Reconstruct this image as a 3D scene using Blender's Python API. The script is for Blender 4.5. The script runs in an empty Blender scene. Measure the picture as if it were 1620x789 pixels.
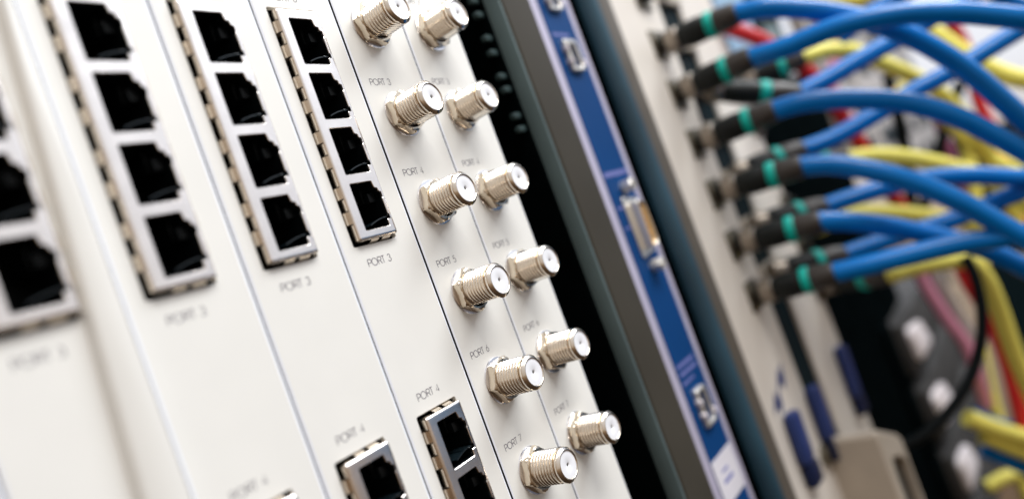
import bpy, bmesh, math, random
from mathutils import Vector, Matrix
from mathutils.geometry import tessellate_polygon
random.seed(7)
MM = 0.001
scene = bpy.context.scene
COL = scene.collection

# ---------------------------------------------------------------- camera
cam_d = bpy.data.cameras.new("camera")
cam = bpy.data.objects.new("camera", cam_d)
COL.objects.link(cam)
RIGHT = Vector((0.55899647, -0.75244814, -0.34834571))
DOWN = Vector((-0.19044692, 0.29236965, -0.93714991))
FWD = Vector((0.80700243, 0.59020486, 0.02013217))
mw = Matrix.Identity(4)
for i in range(3):
    mw[i][0] = RIGHT[i]; mw[i][1] = -DOWN[i]; mw[i][2] = -FWD[i]
CAM = Vector((-138.857, -128.664, -57.815)) * MM
mw.translation = CAM
cam.matrix_world = mw
cam_d.sensor_width = 36.0
cam_d.lens = 1161.8 / 1620 * 36.0
cam_d.clip_start = 0.005
cam_d.clip_end = 50
cam_d.dof.use_dof = True
cam_d.dof.focus_distance = 0.187
cam_d.dof.aperture_fstop = 5.0
scene.camera = cam

# ---------------------------------------------------------------- world + lamps
world = bpy.data.worlds.new("World"); scene.world = world
world.use_nodes = True
nt = world.node_tree; nt.nodes.clear()
out = nt.nodes.new("ShaderNodeOutputWorld")
bg = nt.nodes.new("ShaderNodeBackground"); bg.inputs[1].default_value = 1.0
tc = nt.nodes.new("ShaderNodeTexCoord")
sep = nt.nodes.new("ShaderNodeSeparateXYZ")
nt.links.new(tc.outputs["Generated"], sep.inputs[0])
rampz = nt.nodes.new("ShaderNodeValToRGB")          # a bright room: white ceiling, warm brown floor
mr = nt.nodes.new("ShaderNodeMapRange")
mr.inputs[1].default_value = -1; mr.inputs[2].default_value = 1
nt.links.new(sep.outputs["Z"], mr.inputs[0]); nt.links.new(mr.outputs[0], rampz.inputs[0])
cr = rampz.color_ramp
cr.elements[0].position = 0.0; cr.elements[0].color = (0.03, 0.02, 0.014, 1)
cr.elements[1].position = 1.0; cr.elements[1].color = (1.35, 1.40, 1.50, 1)
for pos, c in ((0.30, (0.20, 0.13, 0.08, 1)), (0.45, (0.60, 0.46, 0.33, 1)), (0.51, (1.05, 1.02, 1.0, 1)), (0.72, (1.2, 1.24, 1.32, 1))):
    e = cr.elements.new(pos); e.color = c
rampx = nt.nodes.new("ShaderNodeValToRGB")          # unseen surround added for metal reflections: bright bluish right, warm dim left
mr2 = nt.nodes.new("ShaderNodeMapRange")
mr2.inputs[1].default_value = -1; mr2.inputs[2].default_value = 1
nt.links.new(sep.outputs["X"], mr2.inputs[0]); nt.links.new(mr2.outputs[0], rampx.inputs[0])
cx_ = rampx.color_ramp
cx_.elements[0].position = 0.0; cx_.elements[0].color = (0.62, 0.50, 0.38, 1)
cx_.elements[1].position = 1.0; cx_.elements[1].color = (1.25, 1.3, 1.4, 1)
e = cx_.elements.new(0.45); e.color = (0.9, 0.86, 0.82, 1)
mul = nt.nodes.new("ShaderNodeMix"); mul.data_type = 'RGBA'; mul.blend_type = 'MULTIPLY'; mul.inputs[0].default_value = 1
nt.links.new(rampz.outputs[0], mul.inputs[6]); nt.links.new(rampx.outputs[0], mul.inputs[7])
wn = nt.nodes.new("ShaderNodeTexNoise"); wn.inputs["Scale"].default_value = 7.0; wn.inputs["Detail"].default_value = 2
nt.links.new(tc.outputs["Generated"], wn.inputs["Vector"])
def mrange(src, a, b_):
    q = nt.nodes.new("ShaderNodeMapRange"); q.interpolation_type = 'SMOOTHSTEP'
    q.inputs[1].default_value = a; q.inputs[2].default_value = b_; nt.links.new(src, q.inputs[0]); return q.outputs[0]
def times(a, b_):
    q = nt.nodes.new("ShaderNodeMath"); q.operation = 'MULTIPLY'; nt.links.new(a, q.inputs[0]); nt.links.new(b_, q.inputs[1]); return q.outputs[0]
fac = times(times(mrange(wn.outputs[0], 0.44, 0.50), mrange(sep.outputs["X"], 0.45, 0.6)), times(times(mrange(sep.outputs["Z"], 0.12, 0.02), mrange(sep.outputs["Y"], 0.0, -0.2)), mrange(sep.outputs["Z"], -0.6, -0.4)))
bmix = nt.nodes.new("ShaderNodeMix"); bmix.data_type = 'RGBA'
bmix.inputs[7].default_value = (0.12, 0.30, 0.55, 1)  # blue patches added out of view, only to tint socket frame reflections
nt.links.new(fac, bmix.inputs[0]); nt.links.new(mul.outputs[2], bmix.inputs[6])
nt.links.new(bmix.outputs[2], bg.inputs[0]); nt.links.new(bg.outputs[0], out.inputs[0])
bg.inputs[1].default_value = 0.52

def area(name, loc, target, sx, sy, power, color):
    d = bpy.data.lights.new(name, 'AREA'); d.shape = 'RECTANGLE'
    d.size = sx; d.size_y = sy; d.energy = power; d.color = color
    o = bpy.data.objects.new(name, d); COL.objects.link(o)
    o.location = loc
    o.rotation_euler = (Vector(target) - Vector(loc)).to_track_quat('-Z', 'Y').to_euler()
    return o
area("ceiling_softbox", (0.10, -0.75, 1.15), (0.05, 0, -0.05), 0.9, 0.5, 15, (1.0, 0.985, 0.96))
area("side_softbox", (1.0, -0.7, 1.05), (0.05, 0, -0.05), 0.6, 0.6, 14, (0.93, 0.97, 1.0))

scene.view_settings.view_transform = 'Standard'
scene.view_settings.look = 'None'
scene.view_settings.exposure = 0.34
scene.view_settings.gamma = 1.0
try: scene.view_settings.use_curve_mapping = False
except Exception: pass

# ---------------------------------------------------------------- materials
def mat(name, col, rough=0.5, metal=0.0, noise=0.06, nscale=60.0, bump=0.0, bscale=900.0, coat=0.0, spec=0.5, rnoise=0.08):
    m = bpy.data.materials.new(name); m.use_nodes = True
    n = m.node_tree.nodes; l = m.node_tree.links
    b = n["Principled BSDF"]
    b.inputs["Metallic"].default_value = metal
    b.inputs["Coat Weight"].default_value = coat
    b.inputs["Specular IOR Level"].default_value = spec
    t = n.new("ShaderNodeTexCoord")
    nz = n.new("ShaderNodeTexNoise"); nz.inputs["Scale"].default_value = nscale; nz.inputs["Detail"].default_value = 5
    l.new(t.outputs["Object"], nz.inputs["Vector"])
    r = n.new("ShaderNodeValToRGB")
    r.color_ramp.elements[0].position = 0.3; r.color_ramp.elements[1].position = 0.7
    r.color_ramp.elements[0].color = tuple(c * (1 - noise) for c in col) + (1,)
    r.color_ramp.elements[1].color = tuple(min(1, c * (1 + noise)) for c in col) + (1,)
    l.new(nz.outputs[0], r.inputs[0]); l.new(r.outputs[0], b.inputs["Base Color"])
    q = n.new("ShaderNodeMapRange")
    q.inputs[3].default_value = max(0.02, rough - rnoise); q.inputs[4].default_value = min(1, rough + rnoise)
    l.new(nz.outputs[0], q.inputs[0]); l.new(q.outputs[0], b.inputs["Roughness"])
    if bump > 0:
        n2 = n.new("ShaderNodeTexNoise"); n2.inputs["Scale"].default_value = bscale; n2.inputs["Detail"].default_value = 3
        l.new(t.outputs["Object"], n2.inputs["Vector"])
        bp = n.new("ShaderNodeBump"); bp.inputs["Strength"].default_value = bump; bp.inputs["Distance"].default_value = 0.0001
        l.new(n2.outputs[0], bp.inputs["Height"]); l.new(bp.outputs[0], b.inputs["Normal"])
    return m
M = dict(
    card=mat("cream_paint", (0.80, 0.79, 0.755), 0.42, noise=0.015, bump=0.10, bscale=1500),
    cardedge=mat("card_edge_highlight", (0.88, 0.91, 0.99), 0.3, noise=0.02),  # highlight on the card chamfers put into a paler, bluish colour
    seam=mat("card_seam_shade", (0.035, 0.033, 0.045), 0.6, noise=0.2),  # shade in the seams between cards put into the side-wall colour
    ink=mat("grey_violet_ink", (0.085, 0.07, 0.105), 0.6, noise=0.25, nscale=900),
    nickel=mat("nickel", (0.84, 0.765, 0.67), 0.16, 1.0, noise=0.03, nscale=250),
    nickel_nut=mat("nickel_nut", (0.72, 0.63, 0.51), 0.24, 1.0, noise=0.06, nscale=300, bump=0.12, bscale=2000),
    washer=mat("bright_washer", (0.88, 0.88, 0.92), 0.22, 1.0, noise=0.03),
    white=mat("white_dielectric", (0.88, 0.89, 0.93), 0.35, noise=0.01),
    hole=mat("black_hole", (0.01, 0.01, 0.01), 0.6),
    shield=mat("tinned_shield", (0.93, 0.885, 0.855), 0.24, 1.0, noise=0.05, nscale=150, bump=0.35, bscale=220),
    finger=mat("spring_bronze", (0.72, 0.63, 0.52), 0.24, 1.0, noise=0.08, nscale=300),
    plastic=mat("black_plastic", (0.003, 0.0045, 0.0055), 0.4, noise=0.2, spec=0.16),
    gloss=mat("dark_glossy_plastic", (0.008, 0.014, 0.018), 0.15, noise=0.2),
    chassis=mat("black_chassis", (0.002, 0.0035, 0.004), 0.8, noise=0.3, spec=0.0),
    lug=mat("grey_teal_lugs", (0.05, 0.085, 0.09), 0.5),
    railside=mat("grey_teal_rail_sheen", (0.13, 0.185, 0.195), 0.5, noise=0.15, nscale=25, spec=0.25),  # teal reflection on the rail side, put into its colour; also colours port windows
    railfront=mat("brown_grey_rail", (0.050, 0.045, 0.036), 0.55, noise=0.12, nscale=25, spec=0.1),
    rail2=mat("blue_teal_rail_sheen", (0.022, 0.066, 0.10), 0.3, noise=0.35, nscale=14, spec=0.5),  # blue highlight along the rounded rail side put into its colour
    rail2b=mat("grey_brown_rail", (0.095, 0.082, 0.068), 0.45, noise=0.10, nscale=20, spec=0.25),
    lilac=mat("lilac_aluminium", (0.50, 0.47, 0.60), 0.4, 0.2, noise=0.04),
    bluepanel=mat("navy_overlay", (0.002, 0.045, 0.17), 0.6, noise=0.08, nscale=20, spec=0.12),
    lilacink=mat("lilac_print", (0.16, 0.18, 0.45), 0.6, noise=0.1, nscale=500),
    label=mat("white_sticker", (0.72, 0.70, 0.76), 0.5),
    gold=mat("gold_contacts", (0.62, 0.38, 0.12), 0.35, 0.6, noise=0.2, nscale=600),
    portmetal=mat("port_metal", (0.86, 0.83, 0.77), 0.32, 0.75),
    patch=mat("beige_patch_paint", (0.68, 0.63, 0.57), 0.5, noise=0.05, nscale=30),
    bnc=mat("olive_nickel", (0.20, 0.18, 0.14), 0.40, 1.0, noise=0.15, nscale=200),
    bncbright=mat("dull_collar", (0.30, 0.26, 0.22), 0.42, 1.0, noise=0.15),
    boot=mat("black_rubber_boot", (0.009, 0.011, 0.011), 0.45, noise=0.3, nscale=150, bump=0.2, spec=0.2),
    bootend=mat("dark_brown_sleeve", (0.045, 0.040, 0.037), 0.36, noise=0.1, spec=0.35),
    teal=mat("teal_ring", (0.0, 0.42, 0.35), 0.4, noise=0.05, spec=0.3),
    blue=mat("blue_jacket", (0.0, 0.165, 0.54), 0.2, noise=0.06, nscale=60, bump=0.05, bscale=300, spec=0.26),
    yellow=mat("yellow_jacket", (0.92, 0.83, 0.17), 0.4, noise=0.05, nscale=40, spec=0.25),
    red=mat("red_jacket", (0.55, 0.02, 0.025), 0.4, noise=0.06, spec=0.3),
    pink=mat("pink_jacket", (0.72, 0.30, 0.46), 0.45),
    magenta=mat("magenta_jacket", (0.36, 0.10, 0.24), 0.45),
    grey=mat("pale_grey_jacket", (0.55, 0.56, 0.55), 0.45),
    black=mat("black_jacket", (0.003, 0.005, 0.006), 0.4, spec=0.12),
    navy=mat("navy_handle", (0.022, 0.040, 0.15), 0.45, noise=0.15, spec=0.25),
    navydark=mat("dark_navy_plastic", (0.006, 0.012, 0.05), 0.45, noise=0.1, spec=0.2),
    module=mat("dark_grey_module", (0.050, 0.049, 0.049), 0.65, noise=0.25, nscale=20, spec=0.2),
    latch=mat("pale_latch", (0.80, 0.74, 0.76), 0.45),
    housing=mat("tan_housing", (0.46, 0.40, 0.33), 0.5, noise=0.08),
    paleblue=mat("pale_blue_panel", (0.22, 0.36, 0.52), 0.5, noise=0.05),
    wall=mat("white_wall", (0.80, 0.80, 0.81), 0.8, noise=0.04, nscale=2),
    equip=mat("grey_beige_equipment", (0.42, 0.39, 0.375), 0.5, noise=0.08, nscale=20),
    darkteal=mat("dark_teal_metal", (0.005, 0.013, 0.017), 0.55, noise=0.15, spec=0.04),
)

# ---------------------------------------------------------------- helpers (all sizes in millimetres)
def build(name, bm, m, parent=None, smooth=35):
    me = bpy.data.meshes.new(name)
    bmesh.ops.scale(bm, vec=(MM, MM, MM), verts=bm.verts)
    bmesh.ops.recalc_face_normals(bm, faces=bm.faces)
    bm.to_mesh(me); bm.free()
    me.materials.append(m if not isinstance(m, str) else M[m])
    if smooth:
        for p in me.polygons: p.use_smooth = True
        try: me.set_sharp_from_angle(angle=math.radians(smooth))
        except Exception: pass
    o = bpy.data.objects.new(name, me); COL.objects.link(o)
    if parent: o.parent = parent
    return o

def thing(name, label, cat, loc=(0, 0, 0), group=None):
    o = bpy.data.objects.new(name, None); COL.objects.link(o)
    o.empty_display_size = 0.01
    o.location = Vector(loc) * MM
    o["label"] = label; o["category"] = cat
    if group: o["group"] = group
    return o
def tag(o, label, cat, group=None):
    o["label"] = label; o["category"] = cat
    if group: o["group"] = group
def copy_part(o, parent, loc):
    """copy a part and its sub-parts under another parent"""
    c = o.copy(); COL.objects.link(c); c.parent = parent; c.location = Vector(loc) * MM
    for ch in list(o.children):
        d = ch.copy(); COL.objects.link(d); d.parent = c
    return c

def box(bm, x0, x1, y0, y1, z0, z1, bev=0.0):
    r = bmesh.ops.create_cube(bm, size=1.0)
    vs = r["verts"]
    for v in vs:
        v.co = Vector(((x0 + x1) / 2 + v.co.x * (x1 - x0), (y0 + y1) / 2 + v.co.y * (y1 - y0), (z0 + z1) / 2 + v.co.z * (z1 - z0)))
    if bev > 0:
        es = list({e for v in vs for e in v.link_edges})
        bmesh.ops.bevel(bm, geom=es, offset=bev, segments=2, profile=0.6, affect='EDGES')
def round_poly(pts, r, n=4):
    """round the corners of a 2D polygon"""
    out = []
    N = len(pts)
    for i in range(N):
        a, b, c = Vector(pts[i - 1]), Vector(pts[i]), Vector(pts[(i + 1) % N])
        d1, d2 = (a - b), (c - b)
        k = min(r, d1.length * 0.45, d2.length * 0.45)
        p1 = b + d1.normalized() * k; p2 = b + d2.normalized() * k
        for j in range(n + 1):
            t = j / n
            q = p1 * (1 - t) ** 2 + b * 2 * t * (1 - t) + p2 * t ** 2
            out.append((q.x, q.y))
    return out
def area2(p):
    return sum(p[i - 1][0] * p[i][1] - p[i][0] * p[i - 1][1] for i in range(len(p)))
def offset_poly(pts, d):
    """offset outwards by d (simple mitre)"""
    N = len(pts); s = 1 if area2(pts) > 0 else -1
    out = []
    for i in range(N):
        a, b, c = Vector(pts[i - 1]), Vector(pts[i]), Vector(pts[(i + 1) % N])
        e1 = (b - a).normalized() if (b - a).length > 1e-9 else Vector((1, 0)); e2 = (c - b).normalized() if (c - b).length > 1e-9 else e1
        n = Vector((e1.y + e2.y, -e1.x - e2.x)) * s
        if n.length < 1e-6: n = Vector((e1.y, -e1.x)) * s
        n.normalize()
        out.append((b.x + n.x * d, b.y + n.y * d))
    return out
def ring(bm, pts, y): return [bm.verts.new((x, y, z)) for x, z in pts]
def bridge(bm, a, b):
    n = len(a)
    for i in range(n):
        try: bm.faces.new((a[i - 1], a[i], b[i], b[i - 1]))
        except ValueError: pass
def fill(bm, loops):
    co = [[Vector((v.co.x, v.co.z, 0)) for v in lp] for lp in loops]
    flat = [v for lp in loops for v in lp]
    for t in tessellate_polygon(co):
        try: bm.faces.new([flat[i] for i in t])
        except ValueError: pass
def plate(bm, outer, holes, y, thick, ch=0.3, hch=0.0, slots=False, cd=None):
    """plate in the XZ plane, front at y, with through holes and a chamfered rim"""
    o0 = ring(bm, offset_poly(outer, -ch), y)
    o1 = ring(bm, outer, y + (cd or ch))
    o2 = ring(bm, outer, y + thick)
    bridge(bm, o0, o1); n_ch = len(bm.faces); bridge(bm, o1, o2)
    if slots:
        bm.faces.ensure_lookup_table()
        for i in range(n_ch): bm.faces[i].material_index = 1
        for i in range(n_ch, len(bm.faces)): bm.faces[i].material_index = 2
    fl = [o0]; bl = [o2]
    for h in holes:
        h0 = ring(bm, offset_poly(h, hch) if hch else h, y)
        fl.append(h0)
        if hch:
            h1 = ring(bm, h, y + hch); bridge(bm, h0, h1); h0 = h1
        h2 = ring(bm, h, y + thick)
        bridge(bm, h0, h2); bl.append(h2)
    fill(bm, fl); fill(bm, bl)
def rect(x0, x1, z0, z1): return [(x0, z0), (x1, z0), (x1, z1), (x0, z1)]
def lathe(bm, prof, n=48, cx=0, cz=0, cap0=False, cap1=True, radf=None):
    """revolve (radius, y) pairs about the Y axis through (cx, cz)"""
    rings = []
    for r, y in prof:
        lp = []
        for i in range(n):
            a = 2 * math.pi * i / n
            rr = radf(r, y, a) if radf else r
            lp.append(bm.verts.new((cx + rr * math.cos(a), y, cz + rr * math.sin(a))))
        rings.append(lp)
    for a, b in zip(rings, rings[1:]): bridge(bm, a, b)
    if cap0: bm.faces.new(rings[0])
    if cap1: bm.faces.new(rings[-1])
def catmull(P, k=10):
    P = [Vector(p) for p in P]
    Q = [P[0] * 2 - P[1]] + P + [P[-1] * 2 - P[-2]]
    out = []
    for i in range(1, len(Q) - 2):
        for j in range(k):
            t = j / k
            a, b, c, d = Q[i - 1], Q[i], Q[i + 1], Q[i + 2]
            out.append(0.5 * ((2 * b) + (c - a) * t + (2 * a - 5 * b + 4 * c - d) * t * t + (3 * b - a - 3 * c + d) * t ** 3))
    out.append(Q[-2])
    return out
def tube(bm, path, radius, n=20, caps=True):
    """radius: number or list along the path"""
    N = len(path); prev = None; last = None
    for i, p in enumerate(path):
        t = (path[min(i + 1, N - 1)] - path[max(i - 1, 0)]).normalized()
        if prev is None:
            u = t.orthogonal().normalized()
        else:
            u = (prev - t * prev.dot(t)).normalized()
        prev = u; w = t.cross(u)
        r = radius[i] if isinstance(radius, (list, tuple)) else radius
        lp = [bm.verts.new(p + (u * math.cos(2 * math.pi * k / n) + w * math.sin(2 * math.pi * k / n)) * r) for k in range(n)]
        if last: bridge(bm, last, lp)
        elif caps: bm.faces.new(lp)
        last = lp
    if caps: bm.faces.new(last)

# ---------------------------------------------------------------- printed lettering (thin monoline caps)
def arc(cx, cy, rx, ry, a0, a1, n=14):
    return [(cx + rx * math.cos(math.radians(a0 + (a1 - a0) * i / n)), cy + ry * math.sin(math.radians(a0 + (a1 - a0) * i / n))) for i in range(n + 1)]
GL = {
    'P': (0.72, [[(0, 0), (0, 1)], [(0, 1), (.38, 1)] + arc(.38, .74, .27, .26, 90, -90) + [(0, .48)]]),
    'O': (1.16, [arc(.50, .5, .50, .5, 0, 360, 28)]),
    'R': (0.72, [[(0, 0), (0, 1)], [(0, 1), (.38, 1)] + arc(.38, .74, .27, .26, 90, -90) + [(0, .48)], [(.34, .48), (.66, 0)]]),
    'T': (0.66, [[(.28, 0), (.28, 1)], [(0, 1), (.56, 1)]]),
    ' ': (0.52, []),
    '2': (0.7, [arc(.3, .72, .28, .28, 165, -40) + [(0, 0), (.6, 0)]]),
    '3': (0.7, [arc(.28, .75, .24, .25, 160, -80, 12), arc(.28, .27, .29, .27, 85, -165, 14)]),
    '4': (0.7, [[(.46, 0), (.46, 1), (0, .26), (.62, .26)]]),
    '5': (0.7, [[(.54, 1), (.16, 1), (.08, .56)] + arc(.28, .31, .29, .31, 120, -150, 14)]),
    '6': (0.7, [[(.42, 1), (.07, .45)], arc(.3, .3, .28, .3, 0, 360, 22)]),
    '7': (0.7, [[(0, 1), (.56, 1), (.16, 0)]]),
}
def lettering(text, cx, cz, y, h, parent, w=0.17, sx=1.0, m='ink', name='port_lettering'):
    bm = bmesh.new(); total = sum(GL[c][0] for c in text) - 0.06
    x = -total / 2
    for ch in text:
        adv, strokes = GL[ch]
        for st in strokes:
            P = [Vector(((x + a) * h * sx + cx, (b - .5) * h + cz)) for a, b in st]
            prev = None
            for i, p in enumerate(P):
                a = P[max(i - 1, 0)]; b = P[min(i + 1, len(P) - 1)]
                t = (b - a); t.normalize(); nrm = Vector((-t.y, t.x)) * w / 2
                e1 = bm.verts.new((p.x + nrm.x, y, p.y + nrm.y)); e2 = bm.verts.new((p.x - nrm.x, y, p.y - nrm.y))
                if prev: bm.faces.new((prev[0], prev[1], e2, e1))
                prev = (e1, e2)
        x += adv
    return build(name, bm, m, parent, smooth=0)

# ---------------------------------------------------------------- the rack the cards sit in
def structure(name, bm, m):
    o = build(name, bm, m, None, 0); o["kind"] = "structure"; return o
bm = bmesh.new()
box(bm, -170, 560, 60, 64, -430, 150)
box(bm, -170, 420, 1.6, 60, 108, 112); box(bm, -170, 420, 1.6, 60, -330, -326)
structure("chassis_back", bm, 'chassis')

W = 25.24
ZT, ZB = 100.0, -215.0
HX0, HX1 = 4.05, 18.4           # cut-out of a jack block, from the card's left edge
# ---- jack opening outline, local x from card's left edge, z from the opening's top
OPEN = [(8.1, 0), (15.2, 0), (15.5, -1.8), (16.4, -2.0), (16.5, -2.9), (17.3, -3.1), (17.3, -4.3), (16.95, -4.7), (16.95, -8.9), (17.55, -9.05), (17.55, -9.9), (16.2, -10.05), (16.2, -11.7), (8.1, -11.7)]
def opening(z): return round_poly([(x, z + zz) for x, zz in OPEN], 0.3, 3)
PITCH = 14.09

def fingers(bm, z_top, z_bot, x_edge):
    """sheet-metal tabs down the left side: flat ones and bulged spring fingers in turn"""
    def strip(z0, z1, prof):
        pr = prof + [(o - 0.14, y) for o, y in reversed(prof)]
        a = [bm.verts.new((x_edge - o, y, z0)) for o, y in pr]
        b = [bm.verts.new((x_edge - o, y, z1)) for o, y in pr]
        n = len(pr)
        for i in range(n): bm.faces.new((a[i - 1], a[i], b[i], b[i - 1]))
        bm.faces.new(a); bm.faces.new(b)
    flat = [(-0.05, -1.35), (0.14, -1.1), (0.16, -0.4), (-0.08, 0.7), (-0.5, 5.0)]
    bulge = [(-0.05, -1.35), (0.35, -1.0), (0.72, -0.35), (0.9, 0.45), (0.85, 1.2), (0.2, 3.2)]
    k = 0; z = z_top
    seq = [(2.7, flat), (3.1, bulge), (3.0, flat), (3.3, bulge), (4.6, flat), (3.2, bulge), (3.0, flat), (3.3, bulge), (4.6, flat)]
    i = 0
    while z > z_bot + 0.6:
        L, pf = seq[0] if i == 0 else seq[1 + (i - 1) % 4]
        e = max(z - L, z_bot)
        strip(z - 0.16, e + 0.16, pf)
        z = e; i += 1
def end_fingers(bm, zedge, sign, x0, x1):
    w = (x1 - x0)
    for i, (a, b) in enumerate(((0.03, 0.20), (0.30, 0.50), (0.60, 0.82), (0.90, 0.98))):
        X0, X1 = x0 + w * a, x0 + w * b
        big = i in (1, 2)
        prof = [(-0.05, -1.35), (0.3, -1.0), (0.62, -0.3), (0.8, 0.5), (0.75, 1.2), (0.1, 3.2)] if big else [(-0.05, -1.35), (0.1, -0.9), (0.05, 0.5), (-0.2, 4)]
        pr = prof + [(o - 0.14, y) for o, y in reversed(prof)]
        A = [bm.verts.new((X0, y, zedge + sign * o)) for o, y in pr]
        B = [bm.verts.new((X1, y, zedge + sign * o)) for o, y in pr]
        for j in range(len(pr)): bm.faces.new((A[j - 1], A[j], B[j], B[j - 1]))
        bm.faces.new(A); bm.faces.new(B)

def jack_block_parts(tops, z_top, z_bot):
    """returns (frame, children) built about the card's left edge"""
    fr = bmesh.new()
    ox0, ox1 = 5.2, 18.05
    outer = round_poly(rect(ox0, ox1, z_bot, z_top), 0.7, 4)
    # front sheet with rolled rim
    loops = []
    o0 = ring(fr, offset_poly(outer, -0.75), -1.62)
    prev = o0
    for d, y in ((-0.42, -1.60), (-0.16, -1.48), (-0.02, -1.25)):
        nx = ring(fr, offset_poly(outer, d), y); bridge(fr, prev, nx); prev = nx
    fl = [o0]
    for t in tops:
        o = opening(t)
        h0 = ring(fr, offset_poly(o, 0.14), -1.62); h1 = ring(fr, o, -1.50); h2 = ring(fr, o, -0.9)
        bridge(fr, h0, h1); bridge(fr, h1, h2); fl.append(h0)
    fill(fr, fl)
    # body walls behind the rim
    w0 = ring(fr, offset_poly(outer, -0.35), -1.2); w1 = ring(fr, offset_poly(outer, -0.45), 14)
    bridge(fr, w0, w1)
    frame = build('jack_shield', fr, 'shield', None, 40)
    fg = bmesh.new()
    fingers(fg, z_top - 0.1, z_bot + 0.1, ox0)
    end_fingers(fg, z_bot, -1, ox0, ox1); end_fingers(fg, z_top, 1, ox0, ox1)
    # right-hand side
    s = bmesh.new(); fingers(s, z_top - 0.1, z_bot + 0.1, 0)
    for v in s.verts: v.co.x = ox1 - v.co.x
    me = bpy.data.meshes.new("t"); s.to_mesh(me); s.free(); fg.from_mesh(me); bpy.data.meshes.remove(me)
    build('spring_fingers', fg, 'finger', frame, 40)
    for t in tops:
        ins = bmesh.new()
        o = opening(t)
        a = ring(ins, offset_poly(o, 0.02), -1.45); b = ring(ins, offset_poly(o, 0.02), 12.0)
        bridge(ins, a, b); ins.faces.new(b)
        # sloping guide blocks inside the latch side and the contact comb
        box(ins, 14.3, 15.3, 2.6, 9, t - 4.6, t - 0.3, 0.25)
        box(ins, 14.6, 16.9, 0.6, 9, t - 4.9, t - 2.4, 0.3)
        build('port_cavity', ins, 'plastic', frame, 40)
        tg = bmesh.new()
        # curved latch tongue low in the opening
        pts = []
        for k in range(9):
            u = k / 8; pts.append((11.0 + 5.9 * u, t - 10.4 + 1.15 * math.sin(u * 1.9)))
        for k in range(8):
            for y0, y1 in ((-0.75, 6.5),):
                v = [tg.verts.new((pts[k][0], y0, pts[k][1])), tg.verts.new((pts[k + 1][0], y0, pts[k + 1][1])),
                     tg.verts.new((pts[k + 1][0], y1, pts[k + 1][1])), tg.verts.new((pts[k][0], y1, pts[k][1]))]
                w = [tg.verts.new(q.co - Vector((0, 0, 0.28))) for q in v]
                tg.faces.new(v); tg.faces.new(w)
                for q in range(4): tg.faces.new((v[q - 1], v[q], w[q], w[q - 1]))
        bmesh.ops.remove_doubles(tg, verts=tg.verts, dist=0.001)
        box(tg, 15.4, 17.05, -0.9, 5, t - 9.55, t - 9.15, 0.1)
        build('latch_tongue', tg, 'gloss', frame, 50)
    return frame

TOPS1 = [15.8 - PITCH * i for i in range(4)]
TOPS2 = [-86.3 - PITCH * i for i in range(4)]
TOPS0 = []
Z1T, Z1B = 18.2, -40.3
Z2T, Z2B = -84.1, -142.6
block1 = block2 = None

def rj_card(k, label, extra_strip=False):
    global block1, block2
    t = thing('line_card', label, 'network card', (k * W, 0, 0), 'white line cards with network sockets')
    g0, g1 = 0.2, W - 0.2
    holes = [round_poly(rect(HX0, HX1, Z1B - 0.95, Z1T + 0.9), 0.6, 3), round_poly(rect(HX0, HX1, Z2B - 0.95, Z2T + 0.9), 0.6, 3)]
    bm = bmesh.new(); plate(bm, rect(g0, g1, ZB, ZT), holes, 0.0, 1.4, 0.8, 0.12, True, 0.22)
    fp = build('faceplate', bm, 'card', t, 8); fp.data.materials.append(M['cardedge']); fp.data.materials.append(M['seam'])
    bm = bmesh.new(); box(bm, 1.2, W - 1.2, 14.2, 15.4, ZB, ZT); build('circuit_board', bm, 'chassis', t)
    if block1 is None:
        block1 = jack_block_parts(TOPS1, Z1T, Z1B); block1.parent = t
        block2 = jack_block_parts(TOPS2, Z2T, Z2B); block2.parent = t
    else:
        copy_part(block1, t, (0, 0, 0)); copy_part(block2, t, (0, 0, 0))
    cxl = 10.4
    lettering('PORT 3', cxl, -45.6, -0.03, 1.75, t)
    lettering('PORT 6', cxl, 22.0, -0.03, 1.75, t)
    lettering('PORT 4', cxl, -79.3, -0.03, 1.75, t)
    return t
rj_card(-5, 'white network card cut off by the lower left corner of the picture, leftmost of all')
tA = rj_card(-4, 'most blurred white network card at the left edge, beside an added strip that shades a grey band')
rj_card(-3, 'blurred white network card, second sockets column from the left edge')
rj_card(-2, 'slightly soft white network card between the blurred one and the sharp one')
rj_card(-1, 'sharp white network card next to the threaded jacks, with two visible lower sockets')
# strip added down the card's right edge, its slope shading a soft grey band
bm = bmesh.new()
def strip_x(z): return 20.9 + (z + 0.0) * 0.062
zs = [ZT, 40, 0, -40, -80, -120, ZB]
prev = None
for z in zs:
    xl = min(24.0, strip_x(z)); xr = W - 0.5
    row = [bm.verts.new((xl, 0.0, z)), bm.verts.new((xl + 0.35, -1.5, z)), bm.verts.new((xl + 1.3, -2.3, z)), bm.verts.new((xr - 0.5, -1.9, z)), bm.verts.new((xr, -0.9, z)), bm.verts.new((xr, 0.0, z))]
    if prev:
        for i in range(5): bm.faces.new((prev[i], prev[i + 1], row[i + 1], row[i]))
    prev = row
build('shading_strip', bm, 'card', tA, 50)

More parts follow.
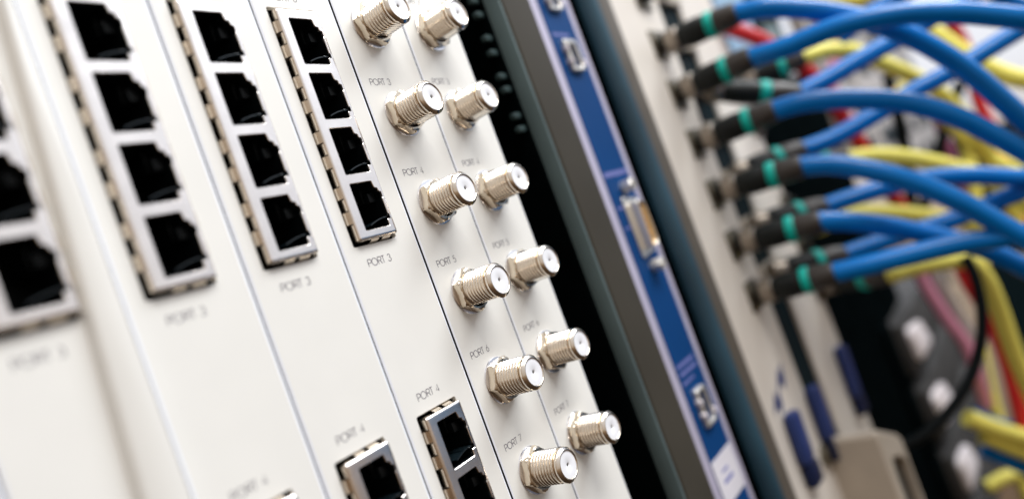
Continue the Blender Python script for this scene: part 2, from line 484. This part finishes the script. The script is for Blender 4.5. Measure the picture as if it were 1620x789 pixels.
# ---------------------------------------------------------------- threaded coax jacks
def make_jack():
    R = 4.78; p = 0.95; y0, y1 = -2.4, -9.95
    bm = bmesh.new()
    steps = 120; n = 72
    def radf(r, y, a):
        if r > 0 and y0 >= y >= y1:
            ph = ((-y) / p - a / (2 * math.pi)) % 1.0
            tri = 1 - abs(2 * ph - 1)
            fade = min(1, (-y - 2.4) / 0.5, (y - y1) / 0.4 + 0.0)
            rr = R - 0.66 * (1 - min(1, tri * 1.25) ** 0.8) * max(0, min(1, fade))
        else: rr = r
        # flat milled along the underside
        c = -math.sin(a)
        if c > 0 and y > -11.0:
            lim = 4.22 / max(c, 1e-6)
            rr = min(rr, lim)
        return rr
    prof = [(4.5, 0.5), (4.5, -2.39)] + [(R, y0 + (y1 - y0) * i / steps) for i in range(steps + 1)]
    prof += [(4.15, -10.02), (4.10, -10.35), (4.55, -10.42), (4.72, -10.6), (4.72, -11.05), (4.5, -11.35), (4.15, -11.55),
             (4.0, -11.75), (3.82, -11.85), (3.62, -11.8), (3.5, -11.5), (3.45, -10.6)]
    lathe(bm, prof, n, radf=radf, cap0=False, cap1=False)
    barrel = build('coax_jack', bm, 'nickel', None, 60)
    # hex nut with chamfered corners
    bm = bmesh.new(); a = 5.45; N = 120; rings = []
    for y, cone in ((-0.55, a * 1.09), (-0.85, a * 1.155), (-2.2, a * 1.155), (-2.55, a * 1.08), (-2.8, a * 0.99)):
        lp = []
        for i in range(N):
            th = 2 * math.pi * i / N + 1e-4; u = ((th + math.radians(12)) % (math.pi / 3)) - math.pi / 6
            r = min(a / math.cos(u), cone)
            lp.append(bm.verts.new((r * math.cos(th), y, r * math.sin(th))))
        rings.append(lp)
    ins = [bm.verts.new((4.85 * math.cos(2 * math.pi * i / N), -2.82, 4.85 * math.sin(2 * math.pi * i / N))) for i in range(N)]
    rings.append(ins)
    ins2 = [bm.verts.new((4.6 * math.cos(2 * math.pi * i / N), -2.0, 4.6 * math.sin(2 * math.pi * i / N))) for i in range(N)]
    rings.append(ins2)
    for q, r in zip(rings, rings[1:]): bridge(bm, q, r)
    build('nut', bm, 'nickel_nut', barrel, 28)
    bm = bmesh.new()
    lathe(bm, [(6.35, 0.0), (6.42, -0.2), (6.3, -0.42), (5.9, -0.5), (4.6, -0.5)], 64, cap1=False)
    build('washer', bm, 'washer', barrel, 40)
    bm = bmesh.new()
    lathe(bm, [(3.56, -11.3), (3.45, -11.58), (2.6, -11.6), (0.7, -11.5), (0.5, -11.42), (0.42, -11.1)], 48, cap1=False)
    build('dielectric', bm, 'white', barrel, 60)
    bm = bmesh.new()
    lathe(bm, [(0.46, -11.2), (0.44, -11.0)], 24, cap0=True, cap1=True)
    build('contact_hole', bm, 'bnc', barrel, 40)
    return barrel
proto_jack = None
DX, DZ = 7.615 + 3.996, -9.388
def f_card(k, label, rot):
    global proto_jack
    t = thing('line_card', label, 'connector card', (k * W, 0, 0), 'white cards with threaded coax jacks')
    holes = []
    bm = bmesh.new(); plate(bm, rect(0.22 + (0.25 if k == 0 else 0), W - 0.22, ZB, ZT), holes, 0.0, 1.4, 0.7, 0.0, True, 0.2)
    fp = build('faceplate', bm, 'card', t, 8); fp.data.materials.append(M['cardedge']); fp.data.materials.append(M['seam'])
    bm = bmesh.new(); box(bm, 1.2, 2.6, 2.2, 55, ZB, ZT); build('circuit_board', bm, 'chassis', t)
    for i, port in enumerate(range(2, 8)):
        z = -(port - 3) * 25.4
        lettering('PORT %d' % port, 7.615 + 0.1, z, -0.03, 1.75, t)
        if proto_jack is None:
            proto_jack = make_jack(); proto_jack.parent = t; j = proto_jack
            j.location = Vector((DX, 0, z + DZ)) * MM
        else:
            j = copy_part(proto_jack, t, (DX, 0, z + DZ))
            nut = [c for c in j.children if c.name.startswith('nut')][0]
            nut.rotation_euler = (0, math.radians([0, 14, 37, 9, 48, 22][(i + rot) % 6]), 0)
        j.rotation_euler = (0, math.radians([0, 4, -3, 6, -8, 10][(i + rot) % 6] + (0 if k == 0 else 5)), 0)
    return t
f_card(0, 'white card with the sharpest column of threaded silver coax jacks', 0)
f_card(1, 'white card beside the black gap with the softer right column of coax jacks', 2)

# ---------------------------------------------------------------- dark gap: small lugs deep inside

# ---------------------------------------------------------------- rails and the blue card
t = thing('rack_rail', 'dark rail with a teal sheen coloured onto its left side, between the black gap and blue card', 'rail')
bm = bmesh.new()
pts = round_poly([(72.2, 40), (72.2, -5.3), (73.0, -6.0), (90.3, -6.0), (90.3, 40)], 0.5, 3)
def extrude_z(bm, pts, z0, z1):
    a = [bm.verts.new((x, y, z0)) for x, y in pts]; b = [bm.verts.new((x, y, z1)) for x, y in pts]
    bridge(bm, a, b); bm.faces.new(a); bm.faces.new(b)
extrude_z(bm, pts, -260, 100); build('rail_body', bm, 'railfront', t, 30)
bm = bmesh.new(); box(bm, 70.6, 72.18, 0.7, 45, -260, 100); build('inner_web', bm, 'chassis', t, 30)
for z in (44, 39, 29.5, 24.5, 16.1, 10.9, 2.5, -2.2, -11.6, -16.3):
    bm = bmesh.new(); box(bm, 66.6, 70.5, 1.2, 3.6, z - 1.1, z + 1.1, 0.7); build('lug', bm, 'lug', t, 40)
bm = bmesh.new(); box(bm, 71.5, 72.19, -5.4, 0.6, -260, 100, 0.15); build('side_sheen', bm, 'railside', t, 30)  # thin added strip carrying the teal reflection as colour

t = thing('interface_card', 'narrow blue card with pale lilac edges and metal ports between two dark rails', 'connector card')
bm = bmesh.new(); plate(bm, rect(91, 132.6, -260, 100), [], 0.0, 2.0, 0.7); build('faceplate', bm, 'lilac', t, 30)
bm = bmesh.new(); plate(bm, rect(106.6, 127.9, -258, 98), [], -0.25, 0.24, 0.1); build('blue_overlay', bm, 'bluepanel', t, 30)
def bars(x0, x1, z, h, n, seed):
    rnd = random.Random(seed); bm = bmesh.new(); x = x0
    while x < x1 - 0.6:
        w = rnd.uniform(0.5, 1.6)
        box(bm, x, min(x + w, x1), -0.33, -0.252, z - h / 2 * rnd.uniform(0.6, 1), z + h / 2, 0)
        x += w + 0.22
    build('fine_print', bm, 'lilacink', t, 0)
bars(107.6, 127.2, -38.6, 2.2, 10, 1); bars(109, 121, 18.5, 1.2, 6, 2)
bars(108.5, 124, -115.5, 1.6, 8, 3); bars(108.5, 125, -118.6, 1.6, 8, 4); bars(108.2, 120, -122, 1.1, 8, 5)
bars(109, 117, -52, 1.2, 8, 6); bars(109, 116, -60, 1.0, 8, 8)
bm = bmesh.new(); plate(bm, rect(106.9, 127.6, -170, -152.5), [], -0.42, 0.16, 0.05); build('white_sticker', bm, 'label', t, 30)
bm = bmesh.new(); box(bm, 112, 121, -0.5, -0.43, -163, -161.5); box(bm, 113, 119, -0.5, -0.43, -159, -158); build('sticker_print', bm, 'lilacink', t, 0)
def usb(z, tall=13.0):
    bm = bmesh.new()
    outer = round_poly([(112.6, z - tall / 2), (120.6, z - tall / 2), (121.8, z - tall / 2 + 1.6), (121.8, z + tall / 2 - 1.6), (120.6, z + tall / 2), (112.6, z + tall / 2)], 0.7, 3)
    hole = round_poly([(114.4, z - tall / 2 + 1.7), (119.4, z - tall / 2 + 1.7), (120.1, z - tall / 2 + 2.6), (120.1, z + tall / 2 - 2.6), (119.4, z + tall / 2 - 1.7), (114.4, z + tall / 2 - 1.7)], 0.4, 3)
    plate(bm, outer, [hole], -2.2, 9.0, 0.5, 0.3)
    o = build('square_port', bm, 'portmetal', t, 35)
    bm = bmesh.new(); box(bm, 114.2, 120.3, 5.5, 6.5, z - tall / 2 + 1.5, z + tall / 2 - 1.5); box(bm, 116.3, 118.3, -0.9, 5.5, z - 2.8, z + 2.8, 0.2)
    build('port_core', bm, 'plastic', o, 0)
    bm = bmesh.new()
    for zz in (z - 2.6, z + 2.6): box(bm, 111.7, 113.4, -3.0, -0.3, zz - 1.1, zz + 1.1, 0.6)
    box(bm, 120.3, 122.1, -2.9, -0.3, z - 4.6, z - 2.0, 0.6)
    build('clip_highlight', bm, 'latch', o, 40)  # pale colour stands in for bright highlights on the metal clips
usb(9.5); usb(34.5); usb(-133.5, 15)
# nine-pin serial port
bm = bmesh.new()
sh = lambda g: round_poly([(116.5 - g, -70.5 - g), (122.8 + g, -69.0 - g), (122.8 + g, -52.2 + g), (116.5 - g, -50.5 + g)], 1.8, 5)
plate(bm, sh(2.6), [], -0.9, 0.6, 0.2); plate(bm, sh(0), [sh(-0.7)], -5.0, 4.3, 0.4, 0.15)
o = build('serial_port', bm, 'portmetal', t, 35)
bm = bmesh.new(); plate(bm, sh(-0.72), [], -3.6, 2.9, 0.1); build('pin_block', bm, 'gold', o, 35)
bm = bmesh.new()
for i in range(5): lathe(bm, [(0.45, -3.6), (0.45, -4.5), (0.2, -4.8)], 10, 118.2, -66.0 + i * 2.6)
for i in range(4): lathe(bm, [(0.45, -3.6), (0.45, -4.5), (0.2, -4.8)], 10, 121.0, -64.7 + i * 2.6)
build('pins', bm, 'gold', o, 40)
for z in (-44.6, -77.0):
    bm = bmesh.new(); lathe(bm, [(2.7, -0.26), (2.7, -4.6), (2.3, -5.0), (1.5, -5.0), (1.3, -3.0)], 6, 119, z, cap1=True)
    build('hex_standoff', bm, 'portmetal', t, 20)

t = thing('rack_rail', 'dark rail with a blue highlight coloured into its left side, beside the beige patch cards', 'rail')
bm = bmesh.new()
prof = []
for i in range(11):
    a = math.pi / 2 * i / 10
    prof.append((141.0 + 5.0 * (1 - math.cos(a)), -0.5 - 5.5 * math.sin(a)))
prof = [(141.0, 1.0)] + prof + [(146.2, 1.0)]
extrude_z(bm, prof, -300, 110); build('rounded_side', bm, 'rail2', t, 60)
bm = bmesh.new(); box(bm, 141.5, 146.0, 1.1, 45, -300, 110); build('inner_web', bm, 'chassis', t, 30)
bm = bmesh.new()
extrude_z(bm, round_poly([(146.22, 40), (146.22, -6.1), (158.2, -5.9), (159.6, -4.9), (159.6, 40)], 0.6, 3), -300, 110); build('front_band', bm, 'rail2b', t, 40)

# ---------------------------------------------------------------- beige patch cards
def patch_card(x0, x1, label, z0=-330, z1=110, m='patch'):
    t = thing('patch_card', label, 'connector card', (x0, 0, z0), 'beige cards carrying the plug rows')
    bm = bmesh.new(); plate(bm, rect(0, x1 - x0, 0, z1 - z0), [], 0.0, 2.0, 0.8); build('faceplate', bm, m, t, 30)
    return t
ROWS = [43.5, 17.5, -8.0, -33.7, -59.8, -86.0, -112.0]
pc1 = patch_card(160, 229, 'beige patch card beside the blue teal rail, holding the first column of plugs')
bm = bmesh.new(); box(bm, 69.2, 99.8, 2.2, 4, 1, 439); build('dark_channel', bm, 'darkteal', pc1, 0)
pc2 = patch_card(260, 318, 'beige patch card seen as light patches behind the boots of the first plugs')
def bulkhead(parent, px, x, z):
    bm = bmesh.new()
    lathe(bm, [(6.6, 0), (6.8, -0.7), (6.5, -1.6), (4.7, -1.8)], 40, cap1=True)
    o = build('bulkhead_jack', bm, 'bnc', parent, 40)
    bm = bmesh.new(); box(bm, -8.5, 8.0, -0.9, -0.05, -7.5, 7.5, 0.4); build('base_plate', bm, 'bnc', o, 40)
    bm = bmesh.new(); lathe(bm, [(4.5, -1.82), (4.6, -3), (4.5, -5.2), (3.8, -5.4)], 32, cap0=True, cap1=True); build('dark_neck', bm, 'boot', o, 40); o.location = Vector((x - px, 0, z + 330)) * MM
    return o
proto_b = None
for z in ROWS:
    if proto_b is None: proto_b = bulkhead(pc1, 160, 210, z)
    else: copy_part(proto_b, pc1, (50, 0, z + 330))
for z in ROWS:
    bm = bmesh.new(); box(bm, 68.6, 100.5, -1.4, 1.8, z + 334 - 5.5, z + 334 + 5.5, 1.0)
    o = build('cross_bar', bm, 'housing', pc1, 40)
    bm = bmesh.new(); lathe(bm, [(3.6, -1.42), (3.8, -3.2), (3.4, -4.0)], 24, 78, z + 334, cap0=True); build('bar_socket', bm, 'bnc', o, 40)
for z in (-4, -30, -55, -82, -108, -134): copy_part(proto_b, pc2, (54, 0, z + 330))

bm = bmesh.new(); box(bm, 58.2, 90, 2.2, 3, 1, 439); build('dark_channel', bm, 'chassis', pc2, 0)
# navy hoods, arrow emblem at the bottom of the patch cards
def hood(parent, px, x, z, lng, tilt):
    bm = bmesh.new(); box(bm, -6, 6, -6, -0.4, -lng / 2, lng / 2, 2.4)
    o = build('navy_handle', bm, 'navy', parent, 50); o.location = Vector((x - px, 0, z + 330)) * MM; o.rotation_euler = (0, math.radians(tilt), 0)
    bm = bmesh.new(); box(bm, -4.6, 8.5, -5.5, -0.5, -lng / 2 - 11, -lng / 2 - 0.5, 1.6)
    build('handle_foot', bm, 'navydark', o, 50)
hood(pc1, 160, 192, -178, 24, 4); hood(pc1, 160, 231, -181, 27, 4); hood(pc2, 260, 301, -183, 30, 4)
bm = bmesh.new()
for (x, z, s) in ((182, -163, 1), (196, -156, 1)):
    P = [(0, 0), (9, 9), (9, 4), (17, 10), (14, 0), (9, -3), (8, 2)]
    f = [bm.verts.new((x - 160 + a * 0.9, -0.06, z + 330 + b * 0.9)) for a, b in P]
    f2 = [bm.verts.new((v.co.x, -0.3, v.co.z)) for v in f]
    bridge(bm, f, f2); bm.faces.new(f2)
build('arrow_emblem', bm, 'navy', pc1, 0)

t = thing('connector_housing', 'open beige connector housing standing out from the panel at bottom right of centre', 'connector', (228, 0, -300))
bm = bmesh.new()
plate(bm, round_poly([(0, 0), (40, 0), (40, 86), (36, 90), (3, 106), (0, 104)], 2, 3), [round_poly([(9, 4), (36, 4), (36, 74), (31, 80), (12, 88), (9, 84)], 2, 3)], -26, 26, 1.0, 0.5)
build('housing_shell', bm, 'housing', t, 40)
bm = bmesh.new(); box(bm, 4, 36, -21, -2.2, 4, 92); build('shade_core', bm, 'darkteal', t)  # dark block filling the opening, its inner shade put into the colour
bm = bmesh.new(); lathe(bm, [(5, 0), (5, -2.5), (4, -3), (1.8, -3), (1.6, -1)], 24); o = build('fixing_screw', bm, 'bnc', t, 40)
o.location = Vector((-6, -0.02, 100)) * MM

# ---------------------------------------------------------------- further equipment along the rack
def panel(name, label, cat, x0, x1, z0, z1, m, y=0.0, extra=None):
    t = thing(name, label, cat, (x0, y, z0))
    bm = bmesh.new(); plate(bm, rect(0, x1 - x0, 0, z1 - z0), [], 0.0, 12.0, 1.0); build('faceplate', bm, m, t, 30)
    if extra: extra(t, x1 - x0, z1 - z0)
    return t
def slots(m, rows, cols):
    def f(t, w, h):
        for i in range(cols):
            for j in range(rows):
                bm = bmesh.new(); cw, ch = w / cols, h / rows
                box(bm, cw * (i + .25), cw * (i + .75), -1.5, -0.02, ch * (j + .25), ch * (j + .75), 0.6)
                build('port_window', bm, m, t, 40)
    return f
panel('end_panel', 'pale blue panel peeking out above the uppermost plugs', 'panel', 324, 392, 8, 120, 'paleblue')
panel('end_panel', 'dark teal panel strip seen in the gap under the topmost blue cable', 'panel', 398, 470, 14, 120, 'darkteal', extra=slots('railside', 3, 1))
panel('equipment_panel', 'grey panel glimpsed between blue and yellow cables right of the plugs', 'panel', 560, 680, -90, 140, 'equip', extra=slots('darkteal', 6, 2))
t = thing('cabinet_door', 'dark cabinet side panel behind the cables at the lower right edge', 'cabinet panel', (1300, -300, -500))
bm = bmesh.new(); box(bm, 0, 12, -900, 320, -500, 385, 4); build('door_skin', bm, 'darkteal', t, 40)
bm = bmesh.new(); box(bm, -3, -0.1, -250, 60, 40, 300, 2)
build('door_label', bm, 'equip', t, 40)
panel('equipment_panel', 'light grey panel farther back behind the crossing cables', 'panel', 700, 1280, -130, 200, 'equip', extra=slots('darkteal', 8, 4))

panel('blank_panel', 'black blank panel behind the lower plugs and above the grey modules', 'panel', 322, 552, -420, 6, 'chassis', y=6)
def module(z, label, i):
    t = thing('plugin_module', label, 'module', (440, -4, z), 'dark grey modules with pale latches')
    bm = bmesh.new(); box(bm, 24, 330, -2, 60, 4, 46, 5.0); build('module_body', bm, 'module', t, 50)
    bm = bmesh.new(); box(bm, 0, 23, 6, 60, 0, 50, 1.0); build('side_cheek', bm, 'chassis', t, 50)
    bm = bmesh.new()
    plate(bm, round_poly([(30, 14), (84, 9), (90, 14), (74, 34), (34, 40), (27, 36)], 4, 3), [], -6, 4, 1.0); build('latch', bm, 'latch', t, 50)
for i, (z, l) in enumerate(((-248, 'uppermost dark grey module with a pale latch, below the pink cable'), (-301, 'middle dark grey module with a pale latch, where the black cable crosses'), (-354, 'lowest dark grey module with a pale latch at the bottom edge'), (-407, 'dark grey module below the others, mostly cut off by the bottom edge'))):
    module(z, l, i)

# ---------------------------------------------------------------- cables
CABLES = [
    ('blue', 4.6, 'topmost front blue cable, leaving the uppermost black boot and dropping right', (210, 0, 17),
     [(212.3, -38.6, 14.6), (215.6, -51.4, 10.9), (221.9, -68.2, 1.5), (229.1, -84.4, -11.2), (236.4, -97.3, -24.8), (242.9, -109.0, -42.1), (246.8, -117.1, -58.8), (252.0, -126.9, -82.6), (262.4, -140.0, -115.5)]),
    ('blue', 4.6, 'blue cable from the second black boot, arching over the others with a bright crest', (210, 0, -7),
     [(210.1, -38.2, -7.1), (211.7, -53.9, -9.2), (215.7, -76.3, -10.6), (221.1, -97.1, -15.6), (226.1, -113.7, -22.8), (231.1, -127.2, -30.7), (235.7, -139.9, -39.4), (246.1, -157.0, -54.5)]),
    ('blue', 4.6, 'blue cable from the third black boot, sweeping in a shallow arch', (210, 0, -33),
     [(213.6, -38.7, -33.2), (218.1, -51.7, -35.0), (226.0, -69.0, -41.4), (233.9, -86.2, -50.7), (240.6, -101.7, -64.2), (247.2, -113.6, -79.7), (253.4, -124.9, -96.5), (261.7, -138.8, -119.3)]),
    ('blue', 4.6, 'blue cable from the fourth black boot, crossing a straighter blue one', (210, 0, -59),
     [(214.6, -40.9, -61.6), (217.8, -53.5, -66.1), (220.3, -66.8, -74.2), (223.4, -80.9, -85.8), (228.0, -93.4, -99.7), (232.4, -102.4, -112.2), (237.9, -112.7, -127.5), (249.7, -128.1, -152.5)]),
    ('blue', 4.6, 'blue cable from the fifth black boot, dipping under the lowest blue cable', (210, 0, -86),
     [(213.6, -40.3, -88.2), (224.1, -51.1, -93.9), (235.7, -63.2, -102.4), (248.5, -77.0, -114.0), (257.6, -89.1, -124.0), (264.7, -98.4, -134.6), (272.8, -109.0, -149.6), (284.3, -123.7, -175.4)]),
    ('blue', 4.6, 'lowest front blue cable, rising gently from the bottom black boot to the right edge', (210, 0, -112),
     [(211.7, -38.5, -112.2), (216.7, -53.8, -113.8), (223.1, -71.0, -115.3), (229.2, -87.7, -117.0), (234.2, -101.2, -119.7), (240.5, -116.6, -122.7), (252.4, -136.0, -126.4)]),
    ('blue', 4.6, 'dark blue cable behind the third boot, climbing under the top blue arch', (232, 0, -6),
     [(257.2, -40.9, -27.4), (267.3, -54.8, -25.2), (278.1, -69.7, -21.8), (293.1, -87.0, -18.4), (306.3, -101.8, -14.7), (319.5, -116.4, -11.9), (339.3, -140.4, -7.0)]),
    ('blue', 4.6, 'dark blue cable behind the fourth boot, climbing straight up to the right', (232, 0, -54),
     [(257.1, -33.1, -54.4), (265.6, -48.1, -54.2), (278.4, -69.1, -50.1), (289.0, -87.2, -46.0), (299.4, -104.9, -43.3), (313.8, -128.2, -37.9), (324.1, -145.7, -33.7), (343.1, -172.0, -27.3)]),
    ('blue', 4.6, 'blue cable starting between the fourth and fifth boots and running level to the right edge', (232, 0, -81),
     [(257.9, -33.1, -85.7), (265.2, -46.5, -86.0), (274.9, -63.1, -87.1), (285.9, -81.4, -90.8), (293.8, -98.8, -97.3), (301.0, -115.2, -105.6), (321.5, -142.6, -121.0)]),
    ('blue', 4.6, 'blue cable starting just above the lowest boot, weaving upward behind to the right edge', (232, 0, -107),
     [(260.7, -32.7, -112.4), (270.3, -45.7, -112.8), (280.4, -59.6, -113.3), (292.1, -79.0, -114.5), (301.8, -99.0, -113.3), (307.1, -113.1, -112.3), (328.0, -145.0, -114.3)]),
    ('blue', 4.4, 'blue cable dropping in at the top edge above the arch, near the upper right corner', None,
     [(306.0, -61.0, -4.2), (315.9, -78.2, 2.4), (325.0, -94.1, 5.1), (338.6, -116.3, 9.9)]),
    ('blue', 4.4, 'dark blue cable cutting across the upper right corner', None,
     [(345.2, -115.1, 7.7), (355.1, -128.0, -7.9), (364.9, -140.9, -23.5), (378.1, -158.3, -43.7)]),
    ('yellow', 4.6, 'yellow cable out of the uppermost rear boot, bending down behind the blue crossing', (313, 0, -4),
     [(319.8, -37.6, -3.7), (331.6, -48.5, -4.8), (344.1, -58.8, -10.2), (362.2, -69.5, -23.0), (382.8, -80.2, -36.9), (402.9, -90.1, -56.0), (420.1, -95.9, -79.4), (434.6, -97.9, -105.5), (448.0, -98.1, -138.5), (461.4, -97.9, -186.5)]),
    ('yellow', 5.6, 'thick yellow cable slanting down from behind the top blue arch to the right edge', None,
     [(401.7, -74.4, 30.4), (409.5, -84.3, 6.3), (412.2, -95.7, -14.5), (414.8, -107.1, -34.1), (417.7, -119.0, -51.1), (423.7, -135.1, -64.0), (445.9, -165.2, -74.6)]),
    ('yellow', 4.8, 'yellow cable arching over the fourth front blue cable at mid height', (322, 0, -55),
     [(338.7, -35.8, -68.3), (348.7, -49.3, -72.1), (360.0, -64.5, -80.8), (371.8, -80.2, -93.3), (381.3, -92.7, -105.2), (389.9, -104.0, -121.4), (402.2, -119.6, -155.0)]),
    ('yellow', 4.6, 'yellow cable showing through the narrow gap under the fourth front blue cable', None,
     [(330.6, -6.6, -101.7), (345.4, -26.8, -101.1), (358.5, -44.6, -108.5), (371.1, -61.4, -118.7), (383.3, -77.7, -130.5), (397.0, -95.9, -147.2), (413.6, -117.3, -185.4)]),
    ('yellow', 5.0, 'lowest level yellow cable under the bottom blue one, hooking down at its right end', (318, 0, -134),
     [(296.4, -43.5, -134.2), (305.5, -52.4, -135.2), (320.3, -65.8, -138.8), (332.8, -76.0, -144.2), (343.5, -79.9, -158.0), (353.8, -79.7, -179.8), (363.3, -78.1, -209.8), (374.2, -78.3, -245.6)]),
    ('yellow', 5.4, 'yellow cable hanging down behind the third front blue cable near the right edge', None,
     [(455.1, -60.5, -35.7), (463.0, -70.7, -52.4), (470.8, -80.9, -69.1), (478.3, -90.2, -95.0), (487.2, -101.8, -113.4), (499.0, -117.0, -138.7)]),
    ('yellow', 4.5, 'pale yellow cable falling steeply through the tangle to the lower right', None,
     [(520.0, -80.4, -66.3), (521.2, -81.1, -97.6), (517.9, -75.2, -136.3), (506.1, -66.3, -172.2), (498.0, -62.5, -204.7), (492.5, -62.4, -238.3), (490.8, -66.9, -288.3)]),
    ('yellow', 4.2, 'yellow cable end below the curved black cable at lower right', None,
     [(453.5, -51.9, -223.7), (451.8, -48.8, -246.3), (450.4, -46.0, -273.8), (450.7, -45.2, -307.0), (451.4, -44.9, -345.3)]),
    ('yellow', 4.6, 'thin yellow cable crossing the top edge of the picture', None,
     [(382.9, -32.5, 49.8), (393.0, -45.8, 35.6), (404.3, -60.9, 26.9), (416.7, -77.9, 24.3), (429.7, -95.6, 24.1)]),
    ('red', 4.6, 'red cable slanting down behind the first and second plugs', None,
     [(311.7, -2.3, 33.3), (319.1, -12.1, 23.1), (325.4, -20.3, 12.8), (340.4, -31.7, -9.5), (350.6, -36.5, -27.5), (358.8, -38.6, -47.5), (367.4, -41.3, -66.1), (381.9, -43.2, -91.9), (397.5, -46.6, -121.6)]),
    ('red', 4.6, 'red cable seen in small gaps at the upper right in front of the white wall', None,
     [(530.7, -97.5, 8.4), (535.1, -102.8, -14.7), (535.3, -102.3, -40.3), (533.4, -98.9, -64.5), (529.6, -100.8, -101.1), (522.0, -97.0, -159.7), (524.0, -97.8, -216.0)]),
    ('red', 5.0, 'red cable running steeply down beside the yellow hook at the right edge', None,
     [(399.4, -65.2, -149.8), (399.7, -65.0, -167.1), (402.7, -68.3, -190.2), (404.1, -69.1, -221.0), (402.9, -66.4, -254.4), (400.0, -60.7, -303.9)]),
    ('pink', 4.2, 'pink cable slanting down over the dark grey modules', None,
     [(382.5, -42.4, -139.2), (383.8, -43.5, -161.4), (387.2, -47.3, -184.9), (391.2, -52.0, -206.6), (393.8, -51.5, -226.8), (402.4, -48.9, -251.1)]),
    ('grey', 3.6, 'pale grey cable lying beside the pink one', None,
     [(397.8, -46.4, -139.2), (400.8, -49.4, -169.4), (403.8, -52.7, -193.1), (406.0, -55.1, -214.1), (409.6, -50.5, -245.3)]),
    ('pink', 4.4, 'pink cable rising behind the upper yellow cable', None,
     [(438.7, -41.0, 50.1), (433.6, -33.2, 24.9), (438.5, -39.3, 7.7), (430.5, -27.7, -10.9), (429.2, -24.9, -38.4), (438.3, -37.1, -48.9), (454.2, -59.2, -39.9)]),
    ('magenta', 4.4, 'magenta cable hanging vertically behind the yellow ones near the middle right', None,
     [(537.5, -70.8, -57.6), (536.4, -68.1, -93.8), (538.2, -69.1, -131.8), (537.1, -66.4, -168.0), (530.2, -55.5, -211.2), (514.8, -41.7, -250.9), (505.8, -36.8, -278.2)]),
    ('black', 2.9, 'black cable curving in a wide bow in front of the dark grey modules', None,
     [(321.4, -77.5, -139.3), (317.3, -78.2, -155.0), (310.4, -74.8, -173.9), (302.6, -66.9, -191.1), (292.1, -55.6, -204.7), (281.7, -40.9, -214.8), (274.6, -27.6, -219.7), (269.4, -12.1, -220.7)]),
    ('black', 4.4, 'black cable hanging down behind the third front blue cable', None,
     [(475.8, -55.3, -23.7), (474.4, -52.4, -52.3), (472.2, -48.5, -80.4), (469.0, -43.1, -107.8), (461.9, -32.3, -142.6)]),
    ('black', 4.2, 'black cable leaning left behind the pale yellow ones', None,
     [(504.8, -94.2, -46.7), (494.3, -79.1, -69.6), (486.0, -67.0, -88.9), (476.8, -53.6, -112.6), (467.1, -39.8, -131.2)]),
    ('blue', 4.2, 'upper blue cable of the flat bundle at the lower right corner', None,
     [(395.7, -39.6, -252.2), (398.3, -46.3, -259.6), (404.2, -57.5, -269.1), (422.9, -85.7, -291.6)]),
    ('yellow', 5.4, 'pale yellow cable on top of the bundle at the lower right corner', None,
     [(369.5, -41.3, -245.5), (375.2, -48.8, -254.1), (383.0, -59.1, -264.8), (402.8, -85.4, -289.2)]),
    ('yellow', 4.4, 'lower yellow cable of the bundle at the lower right corner', None,
     [(377.2, -44.5, -261.8), (382.0, -50.9, -269.0), (389.7, -61.0, -280.5), (405.3, -81.5, -302.4)]),
    ('blue', 5.0, 'dark blue cable underneath the yellow ones in the lower right corner', None,
     [(385.6, -42.0, -274.4), (391.3, -49.5, -283.9), (399.1, -59.8, -295.6), (413.1, -78.4, -314.2)]),
    ('yellow', 4.6, 'lowest yellow cable, just entering the bottom right corner', None,
     [(414.3, -29.2, -311.6), (425.4, -44.4, -310.4), (437.6, -60.8, -317.1), (449.4, -76.8, -325.4)]),
]
NAMEOF = {'blue': 'blue_cable', 'yellow': 'yellow_cable', 'red': 'red_cable', 'pink': 'pink_cable', 'magenta': 'magenta_cable', 'grey': 'grey_cable', 'black': 'black_cable'}
def lathe_path(bm, P, U, prof, n=32):
    """revolve (radius, distance) about the line P + U*distance"""
    A = U.orthogonal().normalized(); B = U.cross(A); last = None
    for r, d in prof:
        lp = [bm.verts.new(P + U * d + (A * math.cos(2 * math.pi * k / n) + B * math.sin(2 * math.pi * k / n)) * r) for k in range(n)]
        if last: bridge(bm, last, lp)
        else: bm.faces.new(lp)
        last = lp
    bm.faces.new(last)
for kind, rad, label, base, pts in CABLES:
    P = [Vector(p) for p in pts]
    origin = Vector(base) if base else P[0].copy()
    t = thing(NAMEOF[kind], label, 'cable', origin, kind + ' cables hanging in front of the rack')
    loc = [p - origin for p in P]
    path = catmull(loc, 12)
    if base:
        U = loc[0].normalized(); L = loc[0].length
        s = L / 40.0
        bm = bmesh.new()
        lathe_path(bm, Vector((0, 0, 0)), U, [(4.3, 4 * s), (5.7, 4.6 * s), (6.0, 5.4 * s), (6.0, 10.6 * s), (5.6, 11.0 * s), (5.2, 11.2 * s)])
        build('plug_collar', bm, 'bncbright', t, 40)
        bm = bmesh.new()
        lathe_path(bm, Vector((0, 0, 0)), U, [(4.8, 10.6 * s), (5.5, 11.5 * s), (6.1, 16 * s), (6.3, 20 * s), (6.1, 23 * s), (5.8, 25.5 * s)])
        build('boot', bm, 'boot', t, 60)
        bm = bmesh.new()
        lathe_path(bm, Vector((0, 0, 0)), U, [(5.8, 25.2 * s), (6.35, 25.6 * s), (6.4, 28.2 * s), (6.1, 28.8 * s), (5.6, 29.4 * s)])
        build('colour_ring', bm, 'teal', t, 50)
        bm = bmesh.new()
        lathe_path(bm, Vector((0, 0, 0)), U, [(5.6, 29.0 * s), (6.0, 30 * s), (5.9, 34 * s), (5.6, 38 * s), (5.2, 40 * s), (4.9, 40.6 * s)])
        build('sleeve', bm, 'bootend', t, 50)
        path = [loc[0] - U * 4] + path
    bm = bmesh.new(); tube(bm, path, rad, 24); build('jacket', bm, kind, t, 60)
